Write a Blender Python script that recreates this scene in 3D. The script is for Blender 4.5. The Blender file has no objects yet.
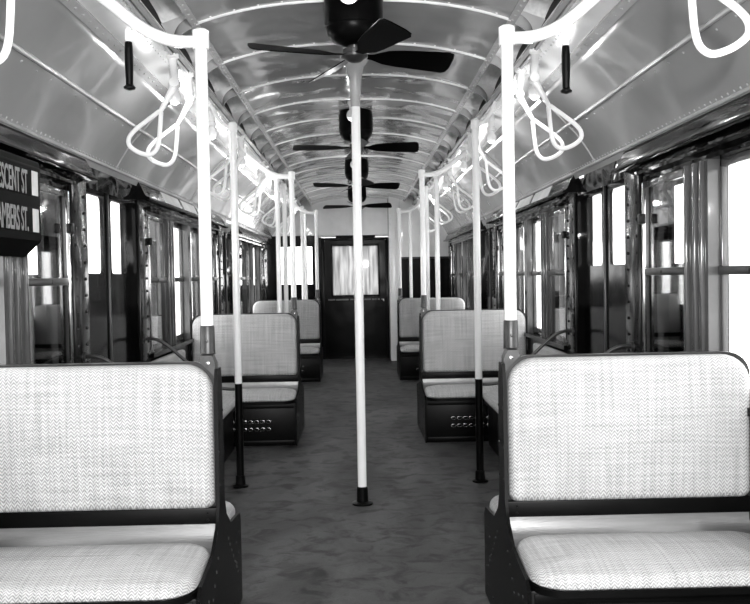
import bpy, bmesh, math, random
from mathutils import Vector, Matrix
random.seed(7)
PI = math.pi
C = bpy.context.scene.collection
EYE = 1.344            # eye height above the floor
F_PX = 880.0
HW = 1.43              # half width of the car inside
Y0, Y1 = -1.6, 14.4    # the stretch of car that is built
BAYS = [2.915, 7.485, 12.055]
DOORS = [0.63, 5.20, 9.77]
SEATY = [3.20, 7.485, 11.75]
DH = 0.535             # half a doorway

# ------------------------------------------------------------------ materials
def new_mat(name):
    m = bpy.data.materials.new(name); m.use_nodes = True
    nt = m.node_tree
    return m, nt, nt.nodes['Principled BSDF']

def g(v): return (v, v, v, 1)

def mat(name, v, rough=0.5, metal=0.0, noise=0.0, nscale=8.0, bump=0.0, bscale=6.0, spec=0.5, coat=0.0, stretch=(1, 1, 1), bdist=0.02, detail=3.0):
    m, nt, b = new_mat(name)
    N, L = nt.nodes, nt.links
    b.inputs['Base Color'].default_value = g(v)
    b.inputs['Roughness'].default_value = rough
    b.inputs['Metallic'].default_value = metal
    b.inputs['Specular IOR Level'].default_value = spec
    b.inputs['Coat Weight'].default_value = coat
    b.inputs['Coat Roughness'].default_value = 0.05
    tc = N.new('ShaderNodeTexCoord'); mp = N.new('ShaderNodeMapping')
    mp.inputs['Scale'].default_value = stretch
    L.new(tc.outputs['Object'], mp.inputs['Vector'])
    if noise:
        n = N.new('ShaderNodeTexNoise'); n.inputs['Scale'].default_value = nscale; n.inputs['Detail'].default_value = detail + 2
        L.new(mp.outputs[0], n.inputs['Vector'])
        r = N.new('ShaderNodeMapRange'); r.inputs[1].default_value = 0.3; r.inputs[2].default_value = 0.7
        r.inputs[3].default_value = v * (1 - noise); r.inputs[4].default_value = min(1, v * (1 + noise))
        L.new(n.outputs['Fac'], r.inputs[0])
        cc = N.new('ShaderNodeCombineColor')
        for k in range(3): L.new(r.outputs[0], cc.inputs[k])
        L.new(cc.outputs[0], b.inputs['Base Color'])
    if bump:
        n2 = N.new('ShaderNodeTexNoise'); n2.inputs['Scale'].default_value = bscale; n2.inputs['Detail'].default_value = 1.0
        L.new(mp.outputs[0], n2.inputs['Vector'])
        bp = N.new('ShaderNodeBump'); bp.inputs['Strength'].default_value = bump; bp.inputs['Distance'].default_value = bdist
        L.new(n2.outputs['Fac'], bp.inputs['Height']); L.new(bp.outputs[0], b.inputs['Normal'])
    return m

def rattan_mat():
    m, nt, b = new_mat('woven_rattan')
    N, L = nt.nodes, nt.links
    tc = N.new('ShaderNodeTexCoord'); sp = N.new('ShaderNodeSeparateXYZ'); L.new(tc.outputs['Object'], sp.inputs[0])
    add = N.new('ShaderNodeMath'); add.operation = 'ADD'
    L.new(sp.outputs['Y'], add.inputs[0]); L.new(sp.outputs['Z'], add.inputs[1])
    cb = N.new('ShaderNodeCombineXYZ'); L.new(sp.outputs['X'], cb.inputs[0]); L.new(add.outputs[0], cb.inputs[1])
    # herringbone weave: two slanted wave sets switched in narrow columns
    def slant(deg):
        mp = N.new('ShaderNodeMapping'); mp.inputs['Rotation'].default_value = (0, 0, math.radians(deg))
        L.new(cb.outputs[0], mp.inputs['Vector'])
        w = N.new('ShaderNodeTexWave'); w.wave_type = 'BANDS'; w.bands_direction = 'X'; w.inputs['Scale'].default_value = 37
        w.inputs['Distortion'].default_value = 0.6; w.inputs['Detail'].default_value = 1
        L.new(mp.outputs[0], w.inputs['Vector']); return w
    w1, w2 = slant(40), slant(140)
    fr = N.new('ShaderNodeMath'); fr.operation = 'MULTIPLY'; fr.inputs[1].default_value = 50; L.new(sp.outputs['X'], fr.inputs[0])
    f2 = N.new('ShaderNodeMath'); f2.operation = 'FRACT'; L.new(fr.outputs[0], f2.inputs[0])
    gt = N.new('ShaderNodeMath'); gt.operation = 'GREATER_THAN'; gt.inputs[1].default_value = 0.5; L.new(f2.outputs[0], gt.inputs[0])
    mx = N.new('ShaderNodeMix'); mx.data_type = 'FLOAT'
    L.new(gt.outputs[0], mx.inputs[0]); L.new(w1.outputs['Fac'], mx.inputs[2]); L.new(w2.outputs['Fac'], mx.inputs[3])
    def streak(sc):
        mp = N.new('ShaderNodeMapping'); mp.inputs['Scale'].default_value = sc; L.new(cb.outputs[0], mp.inputs['Vector'])
        n = N.new('ShaderNodeTexNoise'); n.inputs['Scale'].default_value = 1; n.inputs['Detail'].default_value = 3
        L.new(mp.outputs[0], n.inputs['Vector']); return n
    s1, s2 = streak((95, 3, 1)), streak((4, 95, 1))
    sm = N.new('ShaderNodeMath'); sm.operation = 'ADD'; L.new(s1.outputs['Fac'], sm.inputs[0]); L.new(s2.outputs['Fac'], sm.inputs[1])
    r = N.new('ShaderNodeMapRange'); r.inputs[1].default_value = 0.7; r.inputs[2].default_value = 1.3; r.inputs[3].default_value = -0.12; r.inputs[4].default_value = 0.08
    L.new(sm.outputs[0], r.inputs[0])
    r2 = N.new('ShaderNodeMapRange'); r2.inputs[3].default_value = 0.31; r2.inputs[4].default_value = 0.63
    L.new(mx.outputs[0], r2.inputs[0])
    a2 = N.new('ShaderNodeMath'); a2.operation = 'ADD'; L.new(r.outputs[0], a2.inputs[0]); L.new(r2.outputs[0], a2.inputs[1])
    cc = N.new('ShaderNodeCombineColor')
    for k in range(3): L.new(a2.outputs[0], cc.inputs[k])
    L.new(cc.outputs[0], b.inputs['Base Color'])
    bp = N.new('ShaderNodeBump'); bp.inputs['Strength'].default_value = 0.35; bp.inputs['Distance'].default_value = 0.003
    L.new(mx.outputs[0], bp.inputs['Height']); L.new(bp.outputs[0], b.inputs['Normal'])
    b.inputs['Roughness'].default_value = 0.42
    return m

def floor_mat():
    m, nt, b = new_mat('worn_linoleum')
    N, L = nt.nodes, nt.links
    tc = N.new('ShaderNodeTexCoord')
    def noise(sc, s, d=4):
        mp = N.new('ShaderNodeMapping'); mp.inputs['Scale'].default_value = sc; L.new(tc.outputs['Object'], mp.inputs['Vector'])
        n = N.new('ShaderNodeTexNoise'); n.inputs['Scale'].default_value = s; n.inputs['Distortion'].default_value = 0.8; n.inputs['Detail'].default_value = d; n.inputs['Roughness'].default_value = 0.6
        L.new(mp.outputs[0], n.inputs['Vector']); return n
    big = noise((1.3, 0.6, 1), 1.6); sm = noise((3.0, 3.6, 1), 2.2, 6); fine = noise((10, 10, 1), 12, 2)
    def rng(n, lo, hi, a, c):
        r = N.new('ShaderNodeMapRange'); r.inputs[1].default_value = lo; r.inputs[2].default_value = hi; r.inputs[3].default_value = a; r.inputs[4].default_value = c
        L.new(n.outputs['Fac'], r.inputs[0]); return r
    a = rng(big, 0.3, 0.7, 0.036, 0.110); d = rng(sm, 0.36, 0.52, 0.38, 1.1); e = rng(fine, 0.3, 0.7, 0.86, 1.14)
    m1 = N.new('ShaderNodeMath'); m1.operation = 'MULTIPLY'; L.new(a.outputs[0], m1.inputs[0]); L.new(d.outputs[0], m1.inputs[1])
    m2 = N.new('ShaderNodeMath'); m2.operation = 'MULTIPLY'; L.new(m1.outputs[0], m2.inputs[0]); L.new(e.outputs[0], m2.inputs[1])
    cc = N.new('ShaderNodeCombineColor')
    for k in range(3): L.new(m2.outputs[0], cc.inputs[k])
    L.new(cc.outputs[0], b.inputs['Base Color'])
    b.inputs['Roughness'].default_value = 0.55
    b.inputs['Specular IOR Level'].default_value = 0.3
    bp = N.new('ShaderNodeBump'); bp.inputs['Strength'].default_value = 0.25; bp.inputs['Distance'].default_value = 0.01
    L.new(sm.outputs['Fac'], bp.inputs['Height']); L.new(bp.outputs[0], b.inputs['Normal'])
    return m

def glass_mat(name, haze=0.0, tint=1.0):
    m = bpy.data.materials.new(name); m.use_nodes = True
    nt = m.node_tree; N, L = nt.nodes, nt.links
    for n in list(N): N.remove(n)
    out = N.new('ShaderNodeOutputMaterial')
    tr = N.new('ShaderNodeBsdfTransparent'); tr.inputs[0].default_value = g(tint)
    gl = N.new('ShaderNodeBsdfGlossy'); gl.inputs['Roughness'].default_value = 0.03
    lw = N.new('ShaderNodeLayerWeight'); lw.inputs['Blend'].default_value = 0.5
    pw_ = N.new('ShaderNodeMath'); pw_.operation = 'POWER'; pw_.inputs[1].default_value = 4.0; L.new(lw.outputs['Facing'], pw_.inputs[0])
    fr = N.new('ShaderNodeMath'); fr.operation = 'MULTIPLY_ADD'; fr.inputs[1].default_value = 0.75; fr.inputs[2].default_value = 0.05; L.new(pw_.outputs[0], fr.inputs[0])
    mx = N.new('ShaderNodeMixShader'); L.new(fr.outputs[0], mx.inputs[0]); L.new(tr.outputs[0], mx.inputs[1]); L.new(gl.outputs[0], mx.inputs[2])
    last = mx
    if haze:
        df = N.new('ShaderNodeBsdfTranslucent'); df.inputs[0].default_value = g(0.22)
        tc = N.new('ShaderNodeTexCoord'); mp = N.new('ShaderNodeMapping'); mp.inputs['Scale'].default_value = (14, 14, 1.2)
        n = N.new('ShaderNodeTexNoise'); n.inputs['Scale'].default_value = 1.5; n.inputs['Detail'].default_value = 4
        L.new(tc.outputs['Object'], mp.inputs['Vector']); L.new(mp.outputs[0], n.inputs['Vector'])
        r = N.new('ShaderNodeMapRange'); r.inputs[1].default_value = 0.35; r.inputs[2].default_value = 0.65; r.inputs[3].default_value = haze * 0.75; r.inputs[4].default_value = haze
        L.new(n.outputs['Fac'], r.inputs[0])
        m2 = N.new('ShaderNodeMixShader'); L.new(r.outputs[0], m2.inputs[0]); L.new(mx.outputs[0], m2.inputs[1]); L.new(df.outputs[0], m2.inputs[2])
        last = m2
    L.new(last.outputs[0], out.inputs['Surface'])
    return m

M = {
    'rattan': rattan_mat(),
    'floor': floor_mat(),
    'glass': glass_mat('window_glass'),
    'dusty_glass': glass_mat('dusty_glass', 0.97),
    'ceiling': mat('glossy_ceiling_paint', 0.29, 0.12, noise=0.10, nscale=1.3, bump=0.8, bscale=3.2, bdist=0.035, coat=0.4, spec=0.6),
    'cove': mat('grey_cove_paint', 0.34, 0.2, noise=0.12, nscale=1.6, bump=0.45, bscale=2.6, bdist=0.03, coat=0.4),
    'beam': mat('pale_beam_paint', 0.80, 0.22, noise=0.06, nscale=6, coat=0.3),
    'rail': mat('grey_rail_paint', 0.42, 0.25, noise=0.10, nscale=6, coat=0.3),
    'white': mat('white_enamel', 0.95, 0.2, noise=0.01, nscale=20, coat=0.3),
    'black': mat('black_paint', 0.003, 0.3, noise=0.2, nscale=6, spec=0.12),
    'fan': mat('black_fan_enamel', 0.0015, 0.3, noise=0.2, nscale=8, spec=0.03),
    'dark': mat('dark_wall_enamel', 0.003, 0.05, noise=0.25, nscale=3, bump=0.5, bscale=3.0, spec=0.07),
    'dark_rivet': mat('dark_riveted_steel', 0.010, 0.16, noise=0.25, nscale=5, bump=0.2, bscale=4, spec=0.12),
    'post': mat('window_post_paint', 0.09, 0.10, noise=0.2, nscale=4, bump=0.3, bscale=4, spec=0.4),
    'inner': mat('vent_lining', 0.82, 0.35, noise=0.12, nscale=9, stretch=(6, 1, 6)),
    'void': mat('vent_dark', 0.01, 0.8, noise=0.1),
    'alu': mat('brushed_metal', 0.27, 0.32, metal=0.75, noise=0.10, nscale=6, stretch=(1, 1, 12), bump=0.1, bscale=30),
    'chrome': mat('polished_rail_metal', 0.5, 0.15, metal=1.0, noise=0.08),
    'sleeve': mat('dull_clamp_metal', 0.07, 0.4, metal=0.8, noise=0.2, nscale=30),
    'seat_frame': mat('seat_steel_enamel', 0.003, 0.35, noise=0.25, nscale=8, spec=0.1),
    'rim': mat('grey_seat_rim', 0.03, 0.3, metal=0.2, noise=0.2, nscale=20, spec=0.3),
    'bolt': mat('bright_bolt_metal', 0.55, 0.25, metal=0.9, noise=0.1),
    'socket': mat('lamp_socket_enamel', 0.80, 0.25, coat=0.5, noise=0.03),
    'bulb': mat('opal_bulb_glass', 0.55, 0.08, coat=1.0, noise=0.03),
    'sign': mat('sign_box_black', 0.002, 0.5, noise=0.2, nscale=9, spec=0.02),
    'scroll': mat('sign_scroll_cloth', 0.004, 0.6, noise=0.2, nscale=9, spec=0.02),
    'letter': mat('sign_letter_paint', 0.26, 0.5, noise=0.25, nscale=40),
    'strip': mat('sign_end_strip', 0.75, 0.4, noise=0.08, nscale=20),
    'card': mat('advert_card', 0.72, 0.35, noise=0.12, nscale=7),
    'bulk': mat('bulkhead_pale_paint', 0.78, 0.22, noise=0.10, nscale=3, coat=0.4, bump=0.1),
    'end_dark': mat('end_wall_enamel', 0.004, 0.14, noise=0.3, nscale=4, bump=0.2, bscale=3, spec=0.07),
}

# ------------------------------------------------------------------ mesh helpers
class MB:
    def __init__(s): s.v = []; s.f = []
    def add(s, vs, fs):
        o = len(s.v); s.v += [tuple(p) for p in vs]; s.f += [tuple(i + o for i in f) for f in fs]; return s
    def box(s, x0, x1, y0, y1, z0, z1):
        x0, x1 = min(x0, x1), max(x0, x1); y0, y1 = min(y0, y1), max(y0, y1); z0, z1 = min(z0, z1), max(z0, z1)
        vs = [(x, y, z) for x in (x0, x1) for y in (y0, y1) for z in (z0, z1)]
        return s.add(vs, [(0, 1, 3, 2), (4, 6, 7, 5), (0, 4, 5, 1), (2, 3, 7, 6), (0, 2, 6, 4), (1, 5, 7, 3)])
    def bbox(s, x0, x1, y0, y1, z0, z1, r=0.006, seg=2):
        bm = bmesh.new(); x0, x1 = min(x0, x1), max(x0, x1); y0, y1 = min(y0, y1), max(y0, y1)
        bmesh.ops.create_cube(bm, size=1)
        for v in bm.verts: v.co = Vector(((x0 + x1) / 2 + v.co.x * (x1 - x0), (y0 + y1) / 2 + v.co.y * (y1 - y0), (z0 + z1) / 2 + v.co.z * (z1 - z0)))
        bmesh.ops.bevel(bm, geom=bm.edges[:], offset=r, segments=seg, profile=0.5, affect='EDGES')
        return s.frombm(bm)
    def frombm(s, bm):
        bm.verts.ensure_lookup_table()
        s.add([v.co[:] for v in bm.verts], [[v.index for v in f.verts] for f in bm.faces]); bm.free(); return s
    def prism(s, pts, a, b, axis='y'):
        """closed outline (2D) extruded from a to b along axis. axis y: pts=(x,z); x: pts=(y,z); z: pts=(x,y)"""
        def P(p, t):
            return (p[0], t, p[1]) if axis == 'y' else ((t, p[0], p[1]) if axis == 'x' else (p[0], p[1], t))
        n = len(pts); vs = [P(p, a) for p in pts] + [P(p, b) for p in pts]
        fs = [(i, (i + 1) % n, n + (i + 1) % n, n + i) for i in range(n)] + [tuple(range(n)), tuple(range(2 * n - 1, n - 1, -1))]
        return s.add(vs, fs)
    def tube(s, pts, r, seg=12, closed=False, caps=True):
        pts = [Vector(p) for p in pts]; n = len(pts); rr = r if isinstance(r, (list, tuple)) else [r] * n
        tang = []
        for i in range(n):
            if closed: t = pts[(i + 1) % n] - pts[i - 1]
            else: t = pts[min(i + 1, n - 1)] - pts[max(i - 1, 0)]
            tang.append(t.normalized())
        up = Vector((0, 0, 1)) if abs(tang[0].z) < 0.9 else Vector((0, 1, 0))
        nrm = tang[0].cross(up).normalized(); vs = []
        for i in range(n):
            nrm = (nrm - tang[i] * nrm.dot(tang[i])).normalized(); bn = tang[i].cross(nrm)
            for k in range(seg):
                a = 2 * PI * k / seg; vs.append(pts[i] + (nrm * math.cos(a) + bn * math.sin(a)) * rr[i])
        fs = []
        for i in range(n if closed else n - 1):
            j = (i + 1) % n
            for k in range(seg): fs.append((i * seg + k, i * seg + (k + 1) % seg, j * seg + (k + 1) % seg, j * seg + k))
        if caps and not closed: fs += [tuple(range(seg - 1, -1, -1)), tuple((n - 1) * seg + k for k in range(seg))]
        return s.add(vs, fs)
    def lathe(s, prof, x, y, seg=20):
        """prof = [(radius, z)...] round the vertical axis at x, y"""
        vs = []; fs = []
        for r, z in prof:
            for k in range(seg): a = 2 * PI * k / seg; vs.append((x + r * math.cos(a), y + r * math.sin(a), z))
        for i in range(len(prof) - 1):
            for k in range(seg): fs.append((i * seg + k, i * seg + (k + 1) % seg, (i + 1) * seg + (k + 1) % seg, (i + 1) * seg + k))
        fs += [tuple(range(seg)), tuple((len(prof) - 1) * seg + k for k in range(seg))]
        return s.add(vs, fs)
    def ball(s, x, y, z, r, seg=16, sz=1.0):
        prof = [(max(1e-4, r * math.sin(PI * i / 10)), z - r * sz * math.cos(PI * i / 10)) for i in range(11)]
        return s.lathe(prof, x, y, seg)
    def rivet(s, p, n, r=0.006, h=0.55):
        p = Vector(p); n = Vector(n).normalized(); a = n.orthogonal().normalized(); b = n.cross(a); vs = []
        for rr, hh in ((1, -0.2), (0.8, h * 0.6)):
            for k in range(7): t = 2 * PI * k / 7; vs.append(p + (a * math.cos(t) + b * math.sin(t)) * r * rr + n * r * hh)
        vs.append(p + n * r * h)
        fs = [(k, (k + 1) % 7, 7 + (k + 1) % 7, 7 + k) for k in range(7)] + [(7 + k, 7 + (k + 1) % 7, 14) for k in range(7)] + [tuple(range(6, -1, -1))]
        return s.add(vs, fs)
    def sheet(s, prof, ys, th=0.012, nrm=1):
        """open profile (x,z) swept along ys, given a thickness upward"""
        top = [(x, z + th) for x, z in prof]
        n = len(prof); vs = []
        for y in ys: vs += [(x, y, z) for x, z in prof] + [(x, y, z) for x, z in top]
        fs = []; w = 2 * n
        for j in range(len(ys) - 1):
            for i in range(n - 1):
                a = j * w + i; fs.append((a, a + 1, a + 1 + w, a + w)); c = a + n; fs.append((c + w, c + 1 + w, c + 1, c))
            for i in (0, n - 1): a = j * w + i; fs.append((a, a + w, a + n + w, a + n))
        for j in (0, len(ys) - 1):
            for i in range(n - 1): a = j * w + i; fs.append((a, a + 1, a + 1 + n, a + n))
        return s.add(vs, fs)
    def build(s, name, material, parent=None, angle=32, origin=None):
        me = bpy.data.meshes.new(name)
        vs = s.v
        if origin: vs = [(a - origin[0], b - origin[1], c - origin[2]) for a, b, c in vs]
        me.from_pydata(vs, [], s.f); me.validate()
        bm = bmesh.new(); bm.from_mesh(me); bmesh.ops.recalc_face_normals(bm, faces=bm.faces); bm.to_mesh(me); bm.free()
        me.polygons.foreach_set('use_smooth', [True] * len(me.polygons))
        me.set_sharp_from_angle(angle=math.radians(angle))
        me.materials.append(M[material]); o = bpy.data.objects.new(name, me); C.objects.link(o)
        if origin: o.location = origin
        if parent: o.parent = parent
        return o

def join(o, m, material):
    """add a builder's faces to an existing object with a second material"""
    me = o.data; me.materials.append(M[material]); k = len(me.materials) - 1
    tmp = m.build('tmp', material); bm = bmesh.new(); bm.from_mesh(me); n0 = len(bm.faces)
    bm.from_mesh(tmp.data); bm.faces.ensure_lookup_table()
    for f in bm.faces[n0:]: f.material_index = k
    bm.to_mesh(me); bm.free(); t = tmp.data; bpy.data.objects.remove(tmp); bpy.data.meshes.remove(t)
    me.set_sharp_from_angle(angle=math.radians(32))

def rrect(x0, x1, z0, z1, r, seg=6, corners=(1, 1, 1, 1)):
    """rounded rectangle outline; corners = (x0z0, x1z0, x1z1, x0z1)"""
    out = []
    for (cx, cz, a0, on, px, pz) in ((x0 + r, z0 + r, PI, corners[0], x0, z0), (x1 - r, z0 + r, 1.5 * PI, corners[1], x1, z0),
                                     (x1 - r, z1 - r, 0, corners[2], x1, z1), (x0 + r, z1 - r, 0.5 * PI, corners[3], x0, z1)):
        if on:
            for k in range(seg + 1): a = a0 + 0.5 * PI * k / seg; out.append((cx + r * math.cos(a), cz + r * math.sin(a)))
        else: out.append((px, pz))
    return out

def rr2(x0, x1, z0, z1, rb, rt, seg=7):
    """rounded rectangle with its own radius for the lower and the upper corners"""
    out = []
    for cx, cz, a0, r in ((x0 + rb, z0 + rb, PI, rb), (x1 - rb, z0 + rb, 1.5 * PI, rb), (x1 - rt, z1 - rt, 0, rt), (x0 + rt, z1 - rt, 0.5 * PI, rt)):
        for k in range(seg + 1): a = a0 + 0.5 * PI * k / seg; out.append((cx + r * math.cos(a), cz + r * math.sin(a)))
    return out

def tag(o, label, cat, group=None):
    o['label'] = label; o['category'] = cat
    if group: o['group'] = group
    return o
def empty(name, loc, label, cat, group=None, rz=0):
    o = bpy.data.objects.new(name, None); C.objects.link(o); o.location = loc; o.rotation_euler = (0, 0, rz); o.empty_display_size = 0.1
    return tag(o, label, cat, group)
def struct(o): o['kind'] = 'structure'; return o
def children(o): return [c for c in bpy.data.objects if c.parent == o]
def copy_tree(o, parent=None):
    kids = children(o)
    c = o.copy(); C.objects.link(c); c.parent = parent
    for ch in kids: copy_tree(ch, c)
    return c
def smooth_path(pts, n=6):
    """Catmull-Rom through the points"""
    P = [Vector(p) for p in pts]; P = [2 * P[0] - P[1]] + P + [2 * P[-1] - P[-2]]; out = []
    for i in range(1, len(P) - 2):
        for k in range(n):
            t = k / n; a, b, c, d = P[i - 1], P[i], P[i + 1], P[i + 2]
            out.append(0.5 * ((2 * b) + (c - a) * t + (2 * a - 5 * b + 4 * c - d) * t * t + (3 * b - a - 3 * c + d) * t ** 3))
    out.append(P[-2]); return out
def frange(a, b, step):
    n = int((b - a) / step + 1e-6) + 1
    return [a + i * step for i in range(n)]

# ------------------------------------------------------------------ the car body
fl = MB(); fl.box(-HW - 0.1, HW + 0.1, Y0, Y1 + 0.1, -0.05, 0.0)
struct(fl.build('floor', 'floor'))

CE, CH = 0.73, 1.18 + EYE
def ceil_z(x): return 1.28 + EYE - 0.10 * min(1, abs(x) / CE) ** 2.6
xs = [CE * math.sin(PI / 2 * i / 10) for i in range(-10, 11)]
RIBS = [4.11 + 0.755 * k for k in range(-7, 14)]
ce = MB(); ce.sheet([(x, ceil_z(x)) for x in xs], frange(Y0, Y1, 0.5) + [Y1 + 0.1], 0.02)
struct(ce.build('ceiling', 'ceiling', angle=60))
# riveted cross ribs of the ceiling, each its own strip
for i, y in enumerate(RIBS):
    if y < 1.5: continue
    t = MB(); t.tube([(x, y, ceil_z(x) - 0.001) for x in xs], 0.009, 8)
    for x in [(-0.66 + 0.11 * k) for k in range(13)]: t.rivet((x, y - 0.022, ceil_z(x)), (0, 0, -1), 0.007)
    struct(t.build('trim_%d' % (i + 1), 'beam'))

YS = [Y0] + frange(-1, 14, 1.0) + [Y1]
n_trim = 40
for s, side in ((-1, 'left'), (1, 'right')):
    # outer cove of the ceiling
    prof = [(1.06, 1.048), (1.11, 1.012), (1.16, 0.967), (1.205, 0.922), (1.25, 0.872), (1.295, 0.826), (1.335, 0.775), (1.375, 0.715), (1.41, 0.655), (1.435, 0.60)]
    m = MB(); m.sheet([(s * x, z + EYE) for x, z in prof], YS, 0.015); struct(m.build('ceiling_' + side + '_cove', 'cove', angle=60))
    # moulding + seams of the cove
    m = MB(); m.tube([(s * 1.25, Y0, 0.868 + EYE), (s * 1.25, Y1, 0.868 + EYE)], 0.011, 8)
    for y in frange(1.5, 14.3, 0.16): m.rivet((s * 1.275, y, 0.845 + EYE), (-s * 0.6, 0, -0.8), 0.006)
    for y in frange(1.5, 14.3, 0.055): m.rivet((s * 1.405, y, 0.662 + EYE), (-s * 0.8, 0, -0.6), 0.0065)
    m.tube([(s * 1.414, Y0, 0.648 + EYE), (s * 1.414, Y1, 0.648 + EYE)], 0.010, 8)
    for yy in (2.915, 5.2, 7.485, 9.77, 12.055):
        m.tube([(s * x, yy, z + EYE - 0.002) for x, z in prof[:-1]], 0.006, 6)
    n_trim += 1; struct(m.build('trim_%d' % n_trim, 'rail'))
    # pale riveted beam between the vents and the cove
    m = MB()
    bp = [(0.87, 1.128), (0.96, 1.088), (1.06, 1.048)]
    m.sheet([(s * x, z + EYE) for x, z in bp], YS, 0.015)
    for x, z in ((0.915, 1.108), (0.945, 1.094)):
        for y in frange(1.5, 14.3, 0.055): m.rivet((s * x, y, z + EYE), (-s * 0.4, 0, -0.9), 0.0075)
    struct(m.build('ceiling_' + side + '_beam', 'beam', angle=60))
    # rails: ceiling edge, vent beam, outer
    for pts, riv, st, mt in (([(0.715, 1.178), (0.75, 1.166), (0.755, 1.178), (0.72, 1.192)], (0.733, 1.171), 0.07, 'rail'),
                             ([(0.862, 1.118), (0.880, 1.108), (0.887, 1.128), (0.868, 1.134)], None, 0, 'rail'),
                             ([(0.889, 1.104), (0.901, 1.099), (0.904, 1.115), (0.890, 1.122)], None, 0, 'rail'),
                             ([(1.035, 1.046), (1.075, 1.026), (1.08, 1.040), (1.04, 1.060)], (1.055, 1.035), 0.09, 'rail')):
        m = MB(); m.prism([(s * a, b + EYE) for a, b in pts], Y0, Y1)
        if riv:
            for y in frange(1.5, 14.3, st): m.rivet((s * riv[0], y, riv[1] + EYE), (-s * 0.35, 0, -0.93), 0.0085 if st < .08 else 0.007)
        n_trim += 1; struct(m.build('trim_%d' % n_trim, mt))
    # vent strip: arched openings between the ribs
    A, B = (0.872, 1.128), (0.738, 1.176)
    face, inner, void, rimm = MB(), MB(), MB(), MB()
    nx, nz = (B[1] - A[1]), -(B[0] - A[0])       # pointing up-outward
    ln = math.hypot(nx, nz); nx, nz = nx / ln, nz / ln
    def pt(u, v, d): return (s * (A[0] + (B[0] - A[0]) * v + nx * d), u, A[1] + (B[1] - A[1]) * v + nz * d + EYE)
    half, per = 0.335, 0.755
    for y in RIBS:
        c = y + per / 2
        if c + per / 2 > Y1 or c < 1.2: continue
        # spandrel: from the far edge of the last opening to the rounded near rim of this one
        T = [PI / 2 * k / 12 for k in range(13)]
        rim = [(-per / 2 + 0.03 + 0.24 * (1 - math.cos(t)), 1 - math.sin(t)) for t in T]
        vs = []; fs = []
        for u, v in rim: vs += [pt(c - per / 2, v, 0.055), pt(c + u, v, 0.055 * (1 - (u + per / 2) / 0.28))]
        for i in range(len(rim) - 1): fs.append((2 * i, 2 * i + 1, 2 * i + 3, 2 * i + 2))
        face.add(vs, fs)
        vs = []; fs = []
        for u, v in rim: vs += [pt(c + u, v, -0.004), pt(c + u + 0.01, v, -0.004), pt(c + u + 0.012, v, 0.06)]
        for i in range(len(rim) - 1):
            for k in (0, 1): fs.append((3 * i + k, 3 * i + k + 1, 3 * i + k + 4, 3 * i + k + 3))
        rimm.add(vs, fs)
        # scoop: curved sheet rising from the far edge of the opening
        sc = [(per / 2, 0.055), (0.367, 0.075), (0.350, 0.095), (0.315, 0.105), (0.12, 0.110), (0.0, 0.113), (-0.16, 0.117), (-per / 2, 0.119)]
        vs = []; fs = []
        for u, d_ in sc: vs += [pt(c + u, 0.07 if u < 0.3 else 0.03, d_), pt(c + u, 0.93, d_)]
        for i in range(len(sc) - 1): fs.append((2 * i, 2 * i + 1, 2 * i + 3, 2 * i + 2))
        inner.add(vs, fs)
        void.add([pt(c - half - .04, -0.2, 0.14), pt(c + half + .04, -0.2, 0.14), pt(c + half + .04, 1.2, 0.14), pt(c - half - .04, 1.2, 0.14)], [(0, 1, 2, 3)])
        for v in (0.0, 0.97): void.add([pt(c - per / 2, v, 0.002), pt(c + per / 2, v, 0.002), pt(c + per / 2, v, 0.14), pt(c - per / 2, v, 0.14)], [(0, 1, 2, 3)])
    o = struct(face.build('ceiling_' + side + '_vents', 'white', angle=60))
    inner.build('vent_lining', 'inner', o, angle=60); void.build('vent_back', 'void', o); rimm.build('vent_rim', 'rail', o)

t = MB(); t.box(-1.55, 1.55, Y0, Y1 + 0.1, 2.80, 2.83)
for s in (-1, 1): t.box(s * 1.50, s * 1.55, Y0, Y1 + 0.1, 1.92, 2.80)
t.box(-1.55, 1.55, Y1 + 0.08, Y1 + 0.1, 2.0, 2.80)
struct(t.build('roof', 'void'))

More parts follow.
